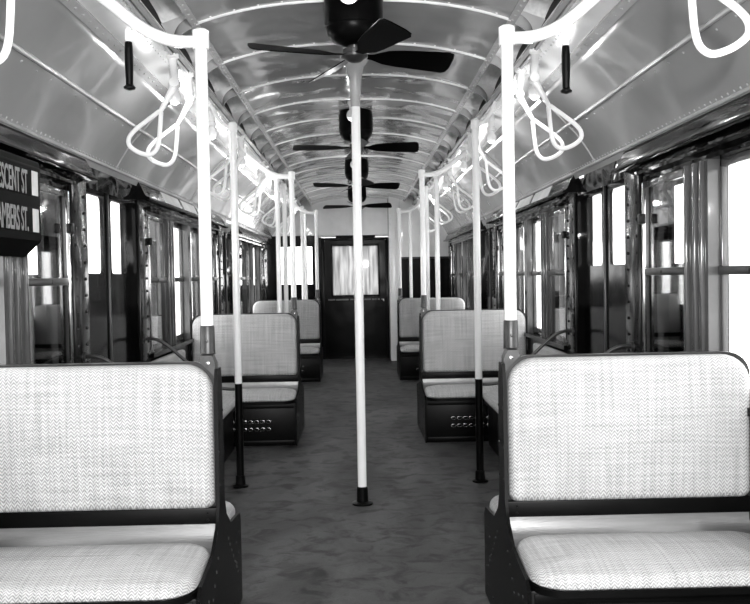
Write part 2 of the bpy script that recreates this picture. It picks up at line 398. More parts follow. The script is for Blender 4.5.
# ------------------------------------------------------------------ side walls
WT = 0.075          # depth of the window reveals
SILL, HEAD = 0.86, 1.795
wn = 0; dn = 0
for s, side in ((-1, 'left'), (1, 'right')):
    w = MB(); X0, X1 = s * HW, s * (HW + WT)
    spans = [(Y0, DOORS[0] - DH)] + [(DOORS[k] + DH, (DOORS[k + 1] - DH) if k + 1 < 3 else Y1) for k in range(3)]
    w.box(X0, X1, Y0, Y1, 1.90, 2.06)                              # letter board
    w.box(X0, X1, Y0, DOORS[0] - DH, 0, 1.90)
    pw = MB()
    for c in BAYS:
        w.box(X0, X1, c - 1.75, c + 1.75 if c < 12 else Y1, 0, SILL - 0.02)
        w.box(X0, X1, c - 1.75, c + 1.75 if c < 12 else Y1, HEAD, 1.90)
        w.box(s * (HW - 0.035), s * (HW + 0.01), c - 1.5, c + 1.5, SILL - 0.045, SILL - 0.015)   # window ledge
        for a, b in ((-1.75, -1.50), (1.50, 1.75)): w.box(X0, X1, c + a, c + b, SILL - 0.02, HEAD)
        for a, b in ((-0.90, -0.65), (-0.06, 0.06), (0.65, 0.90)): pw.box(s * (HW - 0.004), X1, c + a, c + b, SILL - 0.02, HEAD)
        for a in (-0.87, -0.70, 0.70, 0.87, -0.775, 0.775): pw.bbox(s * (HW - 0.018), s * HW, c + a - 0.014, c + a + 0.014, SILL - 0.015, HEAD, 0.004)
        if c > 12: w.box(X0, X1, c + 1.75, Y1, SILL - 0.02, HEAD)
    for d in DOORS:                                                # door header
        w.box(s * (HW), s * (HW + 0.11), d - DH, d + DH, 1.842, 1.90)
    wo = struct(w.build('wall_' + side, 'dark'))
    pw.build('window_post', 'post', wo)
    # curved panel above the windows, with a ledge
    for c in BAYS:
        pr = [(1.428, 0.648), (1.412, 0.628), (1.398, 0.603), (1.386, 0.575), (1.376, 0.553), (1.362, 0.542), (1.348, 0.540), (1.345, 0.530), (1.352, 0.524), (1.43, 0.524), (1.445, 0.645)]
        t = MB(); t.prism([(s * a, b + EYE) for a, b in pr], c - 1.73, (c + 1.73) if c < 12 else Y1)
        t.box(s * 1.395, s * 1.43, c - 1.5, c + 1.5, 0.480 + EYE, 0.496 + EYE)
        for k in frange(c - 1.6, c + 1.6, 0.2): t.rivet((s * 1.37, k, 0.5245 + EYE), (0, 0, -1), 0.007)
        n_trim += 1; struct(t.build('trim_%d' % n_trim, 'dark', angle=50))
    # riveted pillars either side of the doorways
    for c in BAYS:
        for sg in (-1, 1):
            a, b = sorted((c + sg * 1.50, c + sg * 1.74))
            t = MB(); t.bbox(s * (HW - 0.012), s * (HW + 0.005), a, b, 0.02, 1.862, 0.004)
            for yy in (a + 0.045, b - 0.045):
                for z in frange(0.08, 1.83, 0.085): t.rivet((s * (HW - 0.012), yy, z), (-s, 0, 0), 0.0095, 0.7)
            n_trim += 1; struct(t.build('trim_%d' % n_trim, 'dark_rivet'))
    # windows
    for c in BAYS:
        for a, b, kind in ((-0.65, -0.06, 'open'), (0.06, 0.65, 'open'), (-1.50, -0.90, 'pocket'), (0.90, 1.50, 'pocket')):
            wn += 1; y0, y1 = c + a, c + b
            fm = MB(); fx0, fx1 = (HW + 0.045, HW + 0.07) if kind == 'open' else (HW + 0.004, HW + 0.028)
            st = 0.022 if kind == 'open' else 0.03
            for p, q in ((y0, y0 + st), (y1 - st, y1)): fm.bbox(s * fx0, s * fx1, p, q, SILL - 0.02, HEAD, 0.004)
            for p, q in ((SILL - 0.02, SILL + 0.03), (HEAD - 0.035, HEAD)): fm.bbox(s * fx0, s * fx1, y0, y1, p, q, 0.004)
            fo = struct(fm.build('window_%d' % wn, 'post'))
            r_ = MB(); r_.bbox(s * (fx0 - 0.012), s * fx1, y0 + 0.01, y1 - 0.01, 1.325, 1.360, 0.004)
            r_.rivet((s * (fx0 - 0.012), (y0 + y1) / 2, 1.342), (-s, 0, 0), 0.01)
            r_.build('sash_rail', 'rim', fo)
            gp = MB(); gx = (fx0 + fx1) / 2; gp.box(s * (gx - 0.0015), s * (gx + 0.0015), y0 + st, y1 - st, SILL + 0.03, HEAD - 0.035)
            gp.build('glass_pane', 'glass', fo)
            if kind == 'pocket':
                near = b > 0      # the pocket lies on the doorway side
                bx = MB(); xo0, xo1 = s * (HW + 0.105), s * (HW + 0.12)
                h0, h1 = ((y0 + 0.20, y0 + 0.47) if near else (y1 - 0.47, y1 - 0.20))
                bx.box(xo0, xo1, y0 - 0.16, h0, SILL - 0.04, HEAD + 0.02); bx.box(xo0, xo1, h1, y1 + 0.16, SILL - 0.04, HEAD + 0.02)
                bx.box(xo0, xo1, h0, h1, SILL - 0.04, 1.38); bx.box(xo0, xo1, h0, h1, 1.755, HEAD + 0.02)
                for p, q in ((SILL - 0.04, SILL - 0.025), (HEAD + 0.005, HEAD + 0.02)): bx.box(s * (HW + 0.06), xo1, y0 - 0.16, y1 + 0.16, p, q)
                bx.build('pocket_panel', 'dark', fo)
                # bright stile and catch on the pillar side
                e = (y1 - 0.045) if near else (y0 + 0.045)
                sm = MB(); sm.bbox(s * (HW - 0.012), s * (HW + 0.004), e - 0.012, e + 0.012, SILL, HEAD - 0.01, 0.004); sm.build('metal_stile', 'chrome', fo)
                k = MB(); k.bbox(s * (HW - 0.03), s * HW, e - 0.02, e + 0.02, 1.58, 1.63, 0.005); k.build('catch', 'black', fo)
    # doors
    for d in DOORS:
        dn += 1
        j = MB(); dx0, dx1 = HW + 0.040, HW + 0.058
        for p, q in ((d - DH, d - DH + 0.03), (d + DH - 0.03, d + DH)): j.box(s * HW, s * (HW + 0.10), p, q, 0, 1.86)
        do = struct(j.build('door_%d' % dn, 'dark'))
        for sg in (-1, 1):
            p, q = sorted((d + sg * 0.008, d + sg * (DH - 0.03)))
            a, b = sorted((d + sg * 0.085, d + sg * 0.43))
            lf = MB(); zt, zb = 1.82, 1.385
            for e, f, c_, d_ in ((p, a, 0.02, 1.85), (b, q, 0.02, 1.85), (a, b, 0.02, zb), (a, b, zt, 1.85)): lf.box(s * dx0, s * dx1, e, f, c_, d_)
            for cy_, cz_, sy_, sz_ in ((a, zb, 1, 1), (b, zb, -1, 1), (a, zt, 1, -1), (b, zt, -1, -1)):   # rounded corners of the glass
                R0 = 0.035; pc = [(cy_, cz_)] + [(cy_ + sy_ * R0 * (1 - math.cos(t_)), cz_ + sz_ * R0 * (1 - math.sin(t_))) for t_ in [PI / 2 * k / 6 for k in range(7)]]
                lf.prism(pc, s * (dx0 + 0.001), s * (dx1 - 0.001), 'x')
            lo = lf.build('door_leaf', 'end_dark', do)
            gp = MB(); gp.box(s * (dx0 + 0.008), s * (dx0 + 0.011), a - 0.005, b + 0.005, zb - 0.005, zt + 0.005); gp.build('glass_pane', 'glass', lo)
        es = MB(); es.bbox(s * (dx0 - 0.012), s * dx0, d - 0.014, d + 0.014, 0.02, 1.86, 0.004); es.build('edge_strip', 'rim', do)

# advertising cards in the curved panel of the second bay
for s, side in ((-1, 'left'), (1, 'right')):
    first = None
    for k, (a, b) in enumerate(((6.35, 6.95), (7.05, 7.62), (7.72, 8.3))):
        pr = [(1.4115, 0.6285), (1.3975, 0.603), (1.3855, 0.575), (1.3755, 0.5535), (1.373, 0.555), (1.383, 0.577), (1.395, 0.605), (1.409, 0.630)]
        m = MB(); m.prism([(s * x, z + EYE) for x, z in pr], a, b)
        o = m.build('advertising_card', 'card', origin=(s * 1.392, (a + b) / 2, 0.59 + EYE))
        tag(o, 'white advertising card above the %s windows, %s of three in the middle of the car' % (side, ('nearest', 'middle', 'farthest')[k]), 'advertising card', 'advertising cards above the windows')

# ------------------------------------------------------------------ the end of the car
w = MB()
dL, dR, dT = -0.60, 0.49, 1.96
def wall_box(m, x0, x1, z0, z1, y=Y1, t=0.08): m.box(x0, x1, y, y + t, z0, z1)
wx0, wx1, wz0, wz1 = -1.34, -0.72, 1.20, 1.87
wall_box(w, -HW, wx0, 0, 2.02); wall_box(w, wx0, wx1, 0, wz0); wall_box(w, wx0, wx1, wz1, 2.02); wall_box(w, wx1, dL, 0, 2.02); wall_box(w, dR, 0.66, 0, 2.02)
eo = struct(w.build('wall_end', 'end_dark'))
t = MB(); wall_box(t, -HW, 0.66, 2.02, 2.70)
t.build('upper_panel', 'bulk', eo)
t = MB(); t.bbox(dL - 0.05, dR + 0.02, Y1 - 0.03, Y1 + 0.01, 1.985, 2.02, 0.005); t.build('head_rail', 'beam', eo)
t = MB(); t.bbox(-0.36, 0.28, Y1 - 0.05, Y1 - 0.025, 1.975, 2.012, 0.005); t.build('name_strip', 'black', eo)
t = MB(); fr = 0.03
for a, b, c_, d_ in ((wx0, wx0 + fr, wz0, wz1), (wx1 - fr, wx1, wz0, wz1), (wx0, wx1, wz0, wz0 + fr), (wx0, wx1, wz1 - fr, wz1)): t.box(a, b, Y1 - 0.015, Y1 + 0.05, c_, d_)
wn += 1; o = struct(t.build('window_%d' % wn, 'end_dark'))
t = MB(); t.box(wx0 + fr, wx1 - fr, Y1 + 0.02, Y1 + 0.024, wz0 + fr, wz1 - fr); t.build('glass_pane', 'glass', o)
# end door
dn += 1
gx0, gx1, gz0, gz1 = -0.42, 0.32, 1.04, 1.84
t = MB(); y_a, y_b = Y1 + 0.01, Y1 + 0.05
for a, b, c_, d_ in ((dL + 0.05, gx0, 0.03, 1.93), (gx1, dR - 0.05, 0.03, 1.93), (gx0, gx1, 0.03, gz0), (gx0, gx1, gz1, 1.93)): t.box(a, b, y_a, y_b, c_, d_)
o = struct(t.build('door_%d' % dn, 'end_dark'))
t = MB()
for a, b, c_, d_ in ((dL, dL + 0.05, 0, 1.98), (dR - 0.05, dR, 0, 1.98), (dL + 0.05, dR - 0.05, 1.93, 1.98)): t.bbox(a, b, Y1 - 0.03, Y1 + 0.06, c_, d_, 0.006)
t.box(dL, dR, Y1 - 0.02, Y1 + 0.06, 0.0, 0.03)
t.build('door_frame', 'dark_rivet', o)
t = MB(); r_ = 0.03
for a, b, c_, d_ in ((gx0 - r_, gx0, gz0 - r_, gz1 + r_), (gx1, gx1 + r_, gz0 - r_, gz1 + r_), (gx0, gx1, gz0 - r_, gz0), (gx0, gx1, gz1, gz1 + r_)): t.bbox(a, b, Y1 - 0.006, Y1 + 0.012, c_, d_, 0.004)
t.build('window_bead', 'dark_rivet', o)
t = MB(); t.box(gx0, gx1, Y1 + 0.026, Y1 + 0.03, gz0, gz1); t.build('glass_pane', 'dusty_glass', o)
t = MB(); x = -0.50                 # the row of small painted letters below the glass, too small to read
while x < 0.40:
    wd = random.uniform(0.008, 0.016)
    if random.random() < 0.85: t.box(x, x + wd, Y1 + 0.006, Y1 + 0.011, 0.952 + random.uniform(0, .004), 0.978)
    x += wd + 0.006
t.build('lettering', 'letter', o)
t = MB(); t.lathe([(0.018, 0.93), (0.022, 0.95), (0.018, 0.97)], 0.40, Y1 - 0.02, 12); t.build('door_handle', 'chrome', o)
# pale riveted pillar and the motorman's cab at the right end
t = MB(); t.bbox(0.49, 0.66, 13.86, 14.42, 0.0, 2.60, 0.006)
for x in (0.515, 0.635):
    for z in frange(0.08, 2.4, 0.09): t.rivet((x, 13.86, z), (0, -1, 0), 0.010, 0.8)
n_trim += 1; struct(t.build('trim_%d' % n_trim, 'white'))
t = MB(); t.box(0.66, HW, 13.90, 13.95, 0, 1.62)
for x in (0.86, 1.06, 1.26): t.box(x - 0.006, x + 0.006, 13.892, 13.90, 0.05, 1.6)
wo = struct(t.build('wall_cab', 'end_dark'))
t = MB(); t.box(0.66, HW, 13.90, 13.95, 1.62, 2.62); t.build('upper_panel', 'bulk', wo)
t = MB(); t.bbox(0.66, HW, 13.885, 13.90, 1.605, 1.635, 0.004); t.build('panel_rail', 'rim', wo)
t = MB(); t.bbox(-HW + 0.0, -0.66, Y1 - 0.02, Y1 + 0.0, 0.0, 0.10, 0.004); struct(t.build('baseboard_end', 'dark'))

# ------------------------------------------------------------------ seats
def cushion(x0, x1, y0, y1, z0, z1, r=0.05, crown=0.025, nx=26, ny=14, rnd=0.11):
    """upholstered block: rounded plan corners, rolled edges, gentle crown"""
    m = MB(); cx, cy = (x0 + x1) / 2, (y0 + y1) / 2; hx, hy = (x1 - x0) / 2, (y1 - y0) / 2
    rings = []
    def outline(inset):
        return rrect(x0 + inset, x1 - inset, y0 + inset, y1 - inset, max(0.012, rnd - inset), 7)
    levels = [(0.012, z0), (0.0, z0 + 0.008), (0.0, z1 - r)]
    for k in range(1, 6):
        a = PI / 2 * k / 5; levels.append((r * (1 - math.cos(a)) * 1.0, z1 - r + r * math.sin(a)))
    full = min(hx, hy)
    for k in range(1, 6): ins = r + (full - r - 0.01) * k / 5; levels.append((ins, z1 + crown * (1 - (1 - k / 5) ** 2)))
    vs = []; n = None; fs = []
    for ins, z in levels:
        o = outline(ins); n = len(o); vs += [(a, b, z) for a, b in o]
    for j in range(len(levels) - 1):
        for i in range(n): fs.append((j * n + i, j * n + (i + 1) % n, (j + 1) * n + (i + 1) % n, (j + 1) * n + i))
    fs += [tuple(range(n)), tuple((len(levels) - 1) * n + i for i in range(n))]
    return m.add(vs, fs)

def back_pad(x0, x1, z0, z1, yb, yf, rnd=0.10, r=0.03):
    """rattan back pad; front face at yf, back at yb"""
    m = MB(); d = 1 if yf > yb else -1; T = abs(yf - yb)
    levels = [(0.0, yb), (0.0, yf - d * r)]
    for k in range(1, 5): a = PI / 2 * k / 4; levels.append((r * (1 - math.cos(a)), yf - d * r + d * r * math.sin(a)))
    for k in range(1, 4): levels.append((r + 0.07 * k, yf + d * 0.010 * k / 3))
    vs = []; fs = []
    for ins, y in levels:
        o = rr2(x0 + ins, x1 - ins, z0 + ins, z1 - ins, max(0.010, 0.035 - ins), max(0.010, rnd - ins))
        n = len(o); vs += [(a, y, b) for a, b in o]
    # tighter lower corners
    for j in range(len(levels) - 1):
        for i in range(n): fs.append((j * n + i, j * n + (i + 1) % n, (j + 1) * n + (i + 1) % n, (j + 1) * n + i))
    fs += [tuple(range(n)), tuple((len(levels) - 1) * n + i for i in range(n))]
    return m.add(vs, fs)

def sx(m, s):
    """mirror a builder about x when s is -1"""
    if s < 0: m.v = [(-a, b, c) for a, b, c in m.v]
    return m

XA, XB = 0.532, 1.415     # aisle edge, wall edge of a cross seat
def make_cross_seat(s, label):
    root = empty('rattan_seat', (0, 0, 0), label, 'train seat', 'back-to-back cross seats along the aisle')
    # steel box under the cushions
    m = MB(); m.bbox(0.522, XB, -0.47, 0.47, 0.0, 0.345, 0.008); bo = sx(m, s).build('seat_box', 'seat_frame', root)
    for d in (-1, 1):
        m = MB(); m.bbox(0.535, XB - 0.02, d * 0.47 - 0.004, d * 0.47 + 0.004, 0.015, 0.045, 0.003)
        m.bbox(0.535, XB - 0.02, d * 0.47 - 0.004, d * 0.47 + 0.004, 0.30, 0.335, 0.003)
        sx(m, s).build('box_rail', 'seat_frame', root)
        # two rows of pierced ventilation links
        m = MB()
        for row in (0.135, 0.195):
            for k in range(7):
                x = 0.74 + 0.048 * k
                pts = [(x + 0.020 * math.cos(PI / 3 * q), d * 0.476, row + 0.013 * math.sin(PI / 3 * q)) for q in range(6)]
                m.tube(pts, 0.0022, 5, closed=True)
        join(bo, sx(m, s), 'bolt')
    # aisle side plate
    pl = [(-0.475, 0), (-0.475, 0.34), (-0.44, 0.372), (-0.20, 0.40), (-0.10, 0.46), (-0.062, 0.53), (-0.055, 0.95), (-0.035, 1.02), (0.035, 1.02),
          (0.055, 0.95), (0.062, 0.53), (0.10, 0.46), (0.20, 0.40), (0.44, 0.372), (0.475, 0.34), (0.475, 0)]
    m = MB(); m.prism(pl, 0.512, 0.524, 'x')
    po = sx(m, s).build('side_plate', 'seat_frame', root)
    m = MB()
    for q in range(7):
        for d in (-1, 1):
            m.rivet((0.512, d * (0.12 + 0.04 * q), 0.36 - 0.035 * q), (-1, 0, 0), 0.0065)
    for d in (-1, 1):
        for yy, zz in ((0.42, 0.30), (0.42, 0.22), (0.42, 0.14), (0.42, 0.06), (0.34, 0.20), (0.34, 0.28), (0.26, 0.06), (0.16, 0.06), (0.05, 0.6), (0.05, 0.72), (0.05, 0.86)):
            m.rivet((0.512, d * yy * 0.95, zz), (-1, 0, 0), 0.0065)
    join(po, sx(m, s), 'rim')
    # back: core frame, pads, rim, dark band
    m = MB(); m.prism(rrect(XA - 0.008, XB + 0.008, 0.505, 1.045, 0.085, 8, (0, 0, 1, 1)), -0.020, 0.020, 'y')
    sx(m, s).build('back_frame', 'rim', root)
    for d in (-1, 1):
        m = back_pad(XA, XB - 0.002, 0.516, 1.038, d * 0.018, d * 0.062)
        sx(m, s).build('backrest', 'rattan', root)
        m = MB(); m.bbox(XA - 0.008, XB, d * 0.018, d * 0.050, 0.462, 0.520, 0.004)
        for k in range(2): m.rivet((XA + 0.025, d * 0.050, 0.478 + 0.025 * k), (0, d, 0), 0.006)
        sx(m, s).build('lower_band', 'seat_frame', root)
        # curved metal kick sheet between back and cushion
        pts = [(d * 0.048, 0.463), (d * 0.050, 0.44), (d * 0.062, 0.41), (d * 0.095, 0.385), (d * 0.16, 0.372), (d * 0.16, 0.366), (d * 0.08, 0.366), (d * 0.02, 0.40), (d * 0.02, 0.463)]
        m = MB(); m.prism(pts, 0.526, XB - 0.01, 'x'); sx(m, s).build('metal_sheet', 'alu', root)
        a, b = sorted((d * 0.075, d * 0.535))
        m = cushion(0.528, XB - 0.015, a, b, 0.362, 0.414, 0.040, 0.024)
        co = sx(m, s).build('cushion', 'rattan', root)
        m = MB(); m.prism(rrect(0.530, XB - 0.015, a + 0.002, b - 0.002, 0.10, 7), 0.342, 0.362, 'z'); sx(m, s).build('cushion_tray', 'seat_frame', root)
    # corner bracket and pole socket at the aisle
    m = MB(); m.prism([(XA - 0.010, 0.985), (XA - 0.010, 1.040), (XA + 0.002, 1.068), (XA + 0.04, 1.068), (XA + 0.05, 1.047), (XA + 0.012, 1.012)], -0.030, 0.030, 'y')
    cb_ = sx(m, s).build('corner_bracket', 'sleeve', root)
    for d in (-1, 1):
        m = MB(); m.rivet((XA + 0.015, d * 0.030, 1.040), (0, d, 0), 0.009, 0.8); sx(m, s).build('bolt', 'bolt', cb_)
    return root

pos_words = ['nearest the camera', 'the middle of three', 'farthest, beside the end wall']
sword = {-1: 'left of', 1: 'right of'}
for s, side in ((-1, 'left'), (1, 'right')):
    proto = None
    for k, c in enumerate(BAYS):
        lab = 'back-to-back rattan seat %s the aisle, %s' % (sword[s], pos_words[k])
        if proto is None: proto = make_cross_seat(s, lab); o = proto
        else: o = copy_tree(proto); o['label'] = lab
        o.location = (0, SEATY[k], 0)

# wall benches with arm rails
def make_bench(s, y0, y1, rail_y, label):
    yc = (y0 + y1) / 2; h = (y1 - y0) / 2
    root = empty('wall_bench', (s * 1.17, yc, 0), label, 'bench', 'short rattan wall benches beside the doorways')
    def B(m, name, mt): o = sx(m, s).build(name, mt, None); o.data.transform(Matrix.Translation((-s * 1.17, 0, 0))); o.parent = root; return o
    m = MB(); m.bbox(1.0, 1.41, -h, h, 0.0, 0.345, 0.008); B(m, 'seat_box', 'seat_frame')
    m = MB(); m.prism(rrect(0.955, 1.40, -h + 0.002, h - 0.002, 0.10, 6), 0.345, 0.370, 'z'); B(m, 'cushion_tray', 'seat_frame')
    B(cushion(0.95, 1.40, -h, h, 0.370, 0.430, 0.045, 0.024), 'cushion', 'rattan')
    m = MB(); m.bbox(1.355, 1.41, -h + 0.01, h - 0.01, 0.47, 0.80, 0.022, 4); B(m, 'backrest', 'rattan')
    d = rail_y - yc
    pts = smooth_path([(1.43, d, 0.955), (1.35, d, 0.955), (1.27, d, 0.915), (1.14, d, 0.80), (1.02, d, 0.69), (0.94, d, 0.63), (0.86, d, 0.615), (0.805, d, 0.615)], 5)
    m = MB(); m.tube(pts, 0.011, 10)
    m.tube([(1.418, d, 0.955), (1.405, d, 0.955)], 0.026, 14)
    m.tube([(1.00, d, 0.665), (1.00, d + (0.06 if d < 0 else -0.06), 0.34)], 0.010, 8)
    B(m, 'arm_rail', 'sleeve')
    return root
for s, side in ((-1, 'left'), (1, 'right')):
    make_bench(s, 3.80, 4.56, 4.53, 'low rattan wall bench %s the aisle, hidden behind the nearest seat' % sword[s])
    make_bench(s, 5.80, 6.88, 5.80, 'low rattan wall bench %s the aisle, beyond the first doorway' % sword[s])

# ------------------------------------------------------------------ poles
def corner_pole(s, y, label):
    root = empty('corner_pole', (s * 0.552, y, 1.070), label, 'grab pole', 'white poles rising from the seat corners')
    z0 = 1.070
    def B(m, name, mt): m.v = [(a - 0.552, b, c - z0) for a, b, c in m.v]; return sx(m, s).build(name, mt, root)
    m = MB(); m.tube([(0.552, 0, 1.14), (0.552, 0, EYE + 0.885)], 0.0225, 16); B(m, 'pole', 'white')
    m = MB(); m.lathe([(0.020, 1.070), (0.030, 1.072), (0.0275, 1.075), (0.0265, 1.17), (0.024, 1.175)], 0.552, 0, 16); m.rivet((0.552, -0.027, 1.12), (0, -1, 0), 0.007); B(m, 'pole_socket', 'sleeve')
    m = MB(); m.lathe([(0.028, EYE + 0.825), (0.030, EYE + 0.83), (0.030, EYE + 0.890), (0.020, EYE + 0.897)], 0.552, 0, 16); B(m, 'top_collar', 'white')
    pts = smooth_path([(0.552, 0, EYE + 0.853), (0.61, 0, EYE + 0.853), (0.67, 0, EYE + 0.862), (0.735, 0, EYE + 0.888), (0.80, 0, EYE + 0.932), (0.875, 0, EYE + 0.995), (0.945, 0, EYE + 1.05), (0.97, 0, EYE + 1.083)], 5)
    m = MB(); m.tube(pts, 0.0225, 14); B(m, 'bent_pipe', 'white')
    m = MB(); m.tube([(0.945, 0, EYE + 1.045), (0.966, 0, EYE + 1.078)], [0.030, 0.055], 16); B(m, 'ceiling_flange', 'white')
    return root
for s, side in ((-1, 'left'), (1, 'right')):
    for k, y in enumerate(SEATY):
        corner_pole(s, y, 'white bent pole on the seat corner %s the aisle, %s' % (sword[s], pos_words[k]))

def side_pole(s, y, label, dx=0.78):
    zt = EYE + 1.10
    root = empty('side_pole', (s * dx, y, 0), label, 'grab pole', 'white poles with black lower ends')
    def B(m, name, mt): return m.build(name, mt, root)
    m = MB(); m.tube([(0, 0, 0.665), (0, 0, EYE + 0.985)], 0.0235, 14); B(m, 'pole', 'white')
    m = MB(); m.tube([(0, 0, 0.02), (0, 0, 0.668)], 0.0245, 14); B(m, 'lower_sleeve', 'black')
    m = MB(); m.lathe([(0.052, 0.0), (0.052, 0.010), (0.033, 0.016), (0.031, 0.07), (0.026, 0.075)], 0, 0, 18); B(m, 'floor_flange', 'black')
    m = MB(); m.lathe([(0.0245, EYE + 0.93), (0.029, EYE + 0.935), (0.029, EYE + 0.985), (0.020, EYE + 0.997)], 0, 0, 16)
    m.tube(smooth_path([(0, 0, EYE + 0.955), (s * 0.05, 0, EYE + 0.975), (s * 0.10, 0, EYE + 1.03), (s * 0.135, 0, EYE + 1.108)], 4), 0.014, 10); B(m, 'top_collar', 'white')
    return root
for s, side, ys in ((-1, 'left', (5.66, 8.60, 9.40, 12.34, 12.95)), (1, 'right', (5.66, 8.60, 9.85, 13.0))):
    order = ['first', 'second', 'third', 'fourth', 'fifth']
    for k, y in enumerate(ys):
        side_pole(s, y, 'white pole with black lower end, %s from the camera among those %s the aisle' % (order[k], sword[s]), (0.785 if s < 0 else 0.765) if k == 0 else 0.775)

root = empty('aisle_pole', (0, 5.16, 0), 'tall white pole standing alone in the middle of the aisle', 'grab pole')
m = MB(); m.tube([(0, 0, 0.07), (0, 0, 2.58)], 0.0265, 18); m.build('pole', 'white', root)
m = MB(); m.lathe([(0.062, 0.0), (0.062, 0.010), (0.036, 0.018), (0.034, 0.10), (0.029, 0.105)], 0, 0, 20); m.build('floor_flange', 'black', root)
m = MB(); m.lathe([(0.027, 2.33), (0.031, 2.40), (0.036, 2.48), (0.052, 2.56), (0.082, 2.600), (0.085, 2.624)], 0, 0, 20); m.build('ceiling_flange', 'rail', root)

# ------------------------------------------------------------------ brake cord handles
for s, side in ((-1, 'left'), (1, 'right')):
    x = 0.765 if s > 0 else -0.81; zt = EYE + (0.872 if s < 0 else 0.838)
    root = empty('cord_handle', (x, 3.20, zt), 'dark turned grip hanging from the nearest bent white pipe, %s the aisle' % sword[s], 'cord handle', 'hanging cord handles')
    m = MB(); m.lathe([(0.003, -0.190), (0.020, -0.185), (0.022, -0.178), (0.013, -0.171), (0.0135, -0.15), (0.0155, -0.10), (0.0155, -0.05), (0.0135, -0.02), (0.010, -0.015)], 0, 0, 16); m.build('grip', 'black', root)
    m = MB(); m.lathe([(0.010, -0.018), (0.014, -0.012), (0.014, 0.02), (0.010, 0.03)], 0, 0, 12); m.build('ferrule', 'white', root)

# ------------------------------------------------------------------ hand straps
def make_strap(s):
    root = empty('hand_strap', (0, 0, 0), '', 'hand strap', 'white swinging hand straps')
    top = Vector((s * 0.90, 0, 1.108)); piv = Vector((s * 0.89, 0, 0.965))
    d = Vector((s * 0.50, 0, -0.87)).normalized(); p = Vector((-s * 0.90, 0.0, -0.44)).normalized()
    p = (p + Vector((0, 0.35, 0))).normalized()
    def loc(v): return v - Vector((s * 0.90, 0, 1.108))
    m = MB(); m.tube([loc(top + Vector((0, 0, 0.004))), loc(top - Vector((0, 0, 0.012))), loc(top - Vector((0, 0, 0.02))), loc(piv + Vector((0, 0, 0.02)))], [0.032, 0.032, 0.020, 0.017], 12)
    m.tube([loc(piv + Vector((0, -0.03, 0.005))), loc(piv + Vector((0, 0.03, 0.005)))], 0.024, 12)
    m.build('mount', 'white', root)
    m = MB(); m.tube([loc(piv), loc(piv + d * 0.06), loc(piv + d * 0.16)], [0.022, 0.016, 0.0105], 12); m.build('arm', 'white', root)
    neck = piv + d * 0.15
    # rounded triangular grip
    out = []
    def P(u, v): return neck + p * u + d * v
    ctrl = [(0, 0), (-0.018, 0.035), (-0.040, 0.085), (-0.062, 0.140), (-0.070, 0.185), (-0.055, 0.218), (-0.020, 0.230), (0.020, 0.230), (0.055, 0.218), (0.070, 0.185), (0.062, 0.140), (0.040, 0.085), (0.018, 0.035)]
    n = len(ctrl); pts = []
    for i in range(n):
        a, b, c, e = [Vector(ctrl[(i + k) % n] + (0,)) for k in (-1, 0, 1, 2)]
        for k in range(3):
            t = k / 3; q = 0.5 * ((2 * b) + (c - a) * t + (2 * a - 5 * b + 4 * c - e) * t * t + (3 * b - a - 3 * c + e) * t ** 3)
            pts.append(loc(P(q.x, q.y)))
    m = MB(); m.tube(pts, 0.0115, 10, closed=True); m.build('loop', 'white', root)
    return root
ys_words = [(2.52, 'nearest to the camera'), (4.40, 'first of the pair before the nearest doorway'), (4.80, 'second of the pair before the nearest doorway'),
            (6.55, 'first of the pair past the nearest doorway'), (6.92, 'second of the pair past the nearest doorway'),
            (8.45, 'first of the pair halfway down the car'), (8.80, 'second of the pair halfway down the car'),
            (10.45, 'first of the pair past the second doorway'), (10.80, 'second of the pair past the second doorway'),
            (12.40, 'first of the pair at the far end'), (12.75, 'second of the pair at the far end')]
for s, side in ((-1, 'left'), (1, 'right')):
    proto = None
    for y, wds in ys_words:
        if proto is None: proto = make_strap(s); o = proto
        else: o = copy_tree(proto)
        o.location = (s * 0.90, y, EYE + 1.108); o['label'] = 'white hand strap %s the aisle, %s' % (sword[s], wds)

# ------------------------------------------------------------------ lamps
def make_lamp():
    root = empty('light_bulb', (0, 0, 0), '', 'light bulb', 'bare bulbs along the ceiling beams')
    m = MB(); m.lathe([(0.034, 0.0), (0.034, -0.012), (0.024, -0.018), (0.023, -0.085), (0.029, -0.09), (0.029, -0.115), (0.018, -0.118)], 0, 0, 16); m.build('socket', 'socket', root)
    m = MB(); m.lathe([(0.014, -0.112), (0.018, -0.124), (0.028, -0.140), (0.0335, -0.158), (0.032, -0.176), (0.023, -0.192), (0.010, -0.199), (0.001, -0.201)], 0, 0, 18); m.build('bulb', 'bulb', root)
    return root
proto = make_lamp(); first = True
lamps = {-1: [4.6, 5.75, 7.2, 8.55, 9.9, 11.25, 12.6], 1: [4.6, 6.1, 7.7, 9.3, 10.7, 12.15]}
wordsn = ['first', 'second', 'third', 'fourth', 'fifth', 'sixth', 'seventh']
for s, side in ((-1, 'left'), (1, 'right')):
    for k, y in enumerate(lamps[s]):
        o = proto if first else copy_tree(proto); first = False
        o.location = (s * 0.935, y, EYE + 1.103); o['label'] = 'bare bulb in white socket %s the aisle, %s of its row from the camera' % (sword[s], wordsn[k])

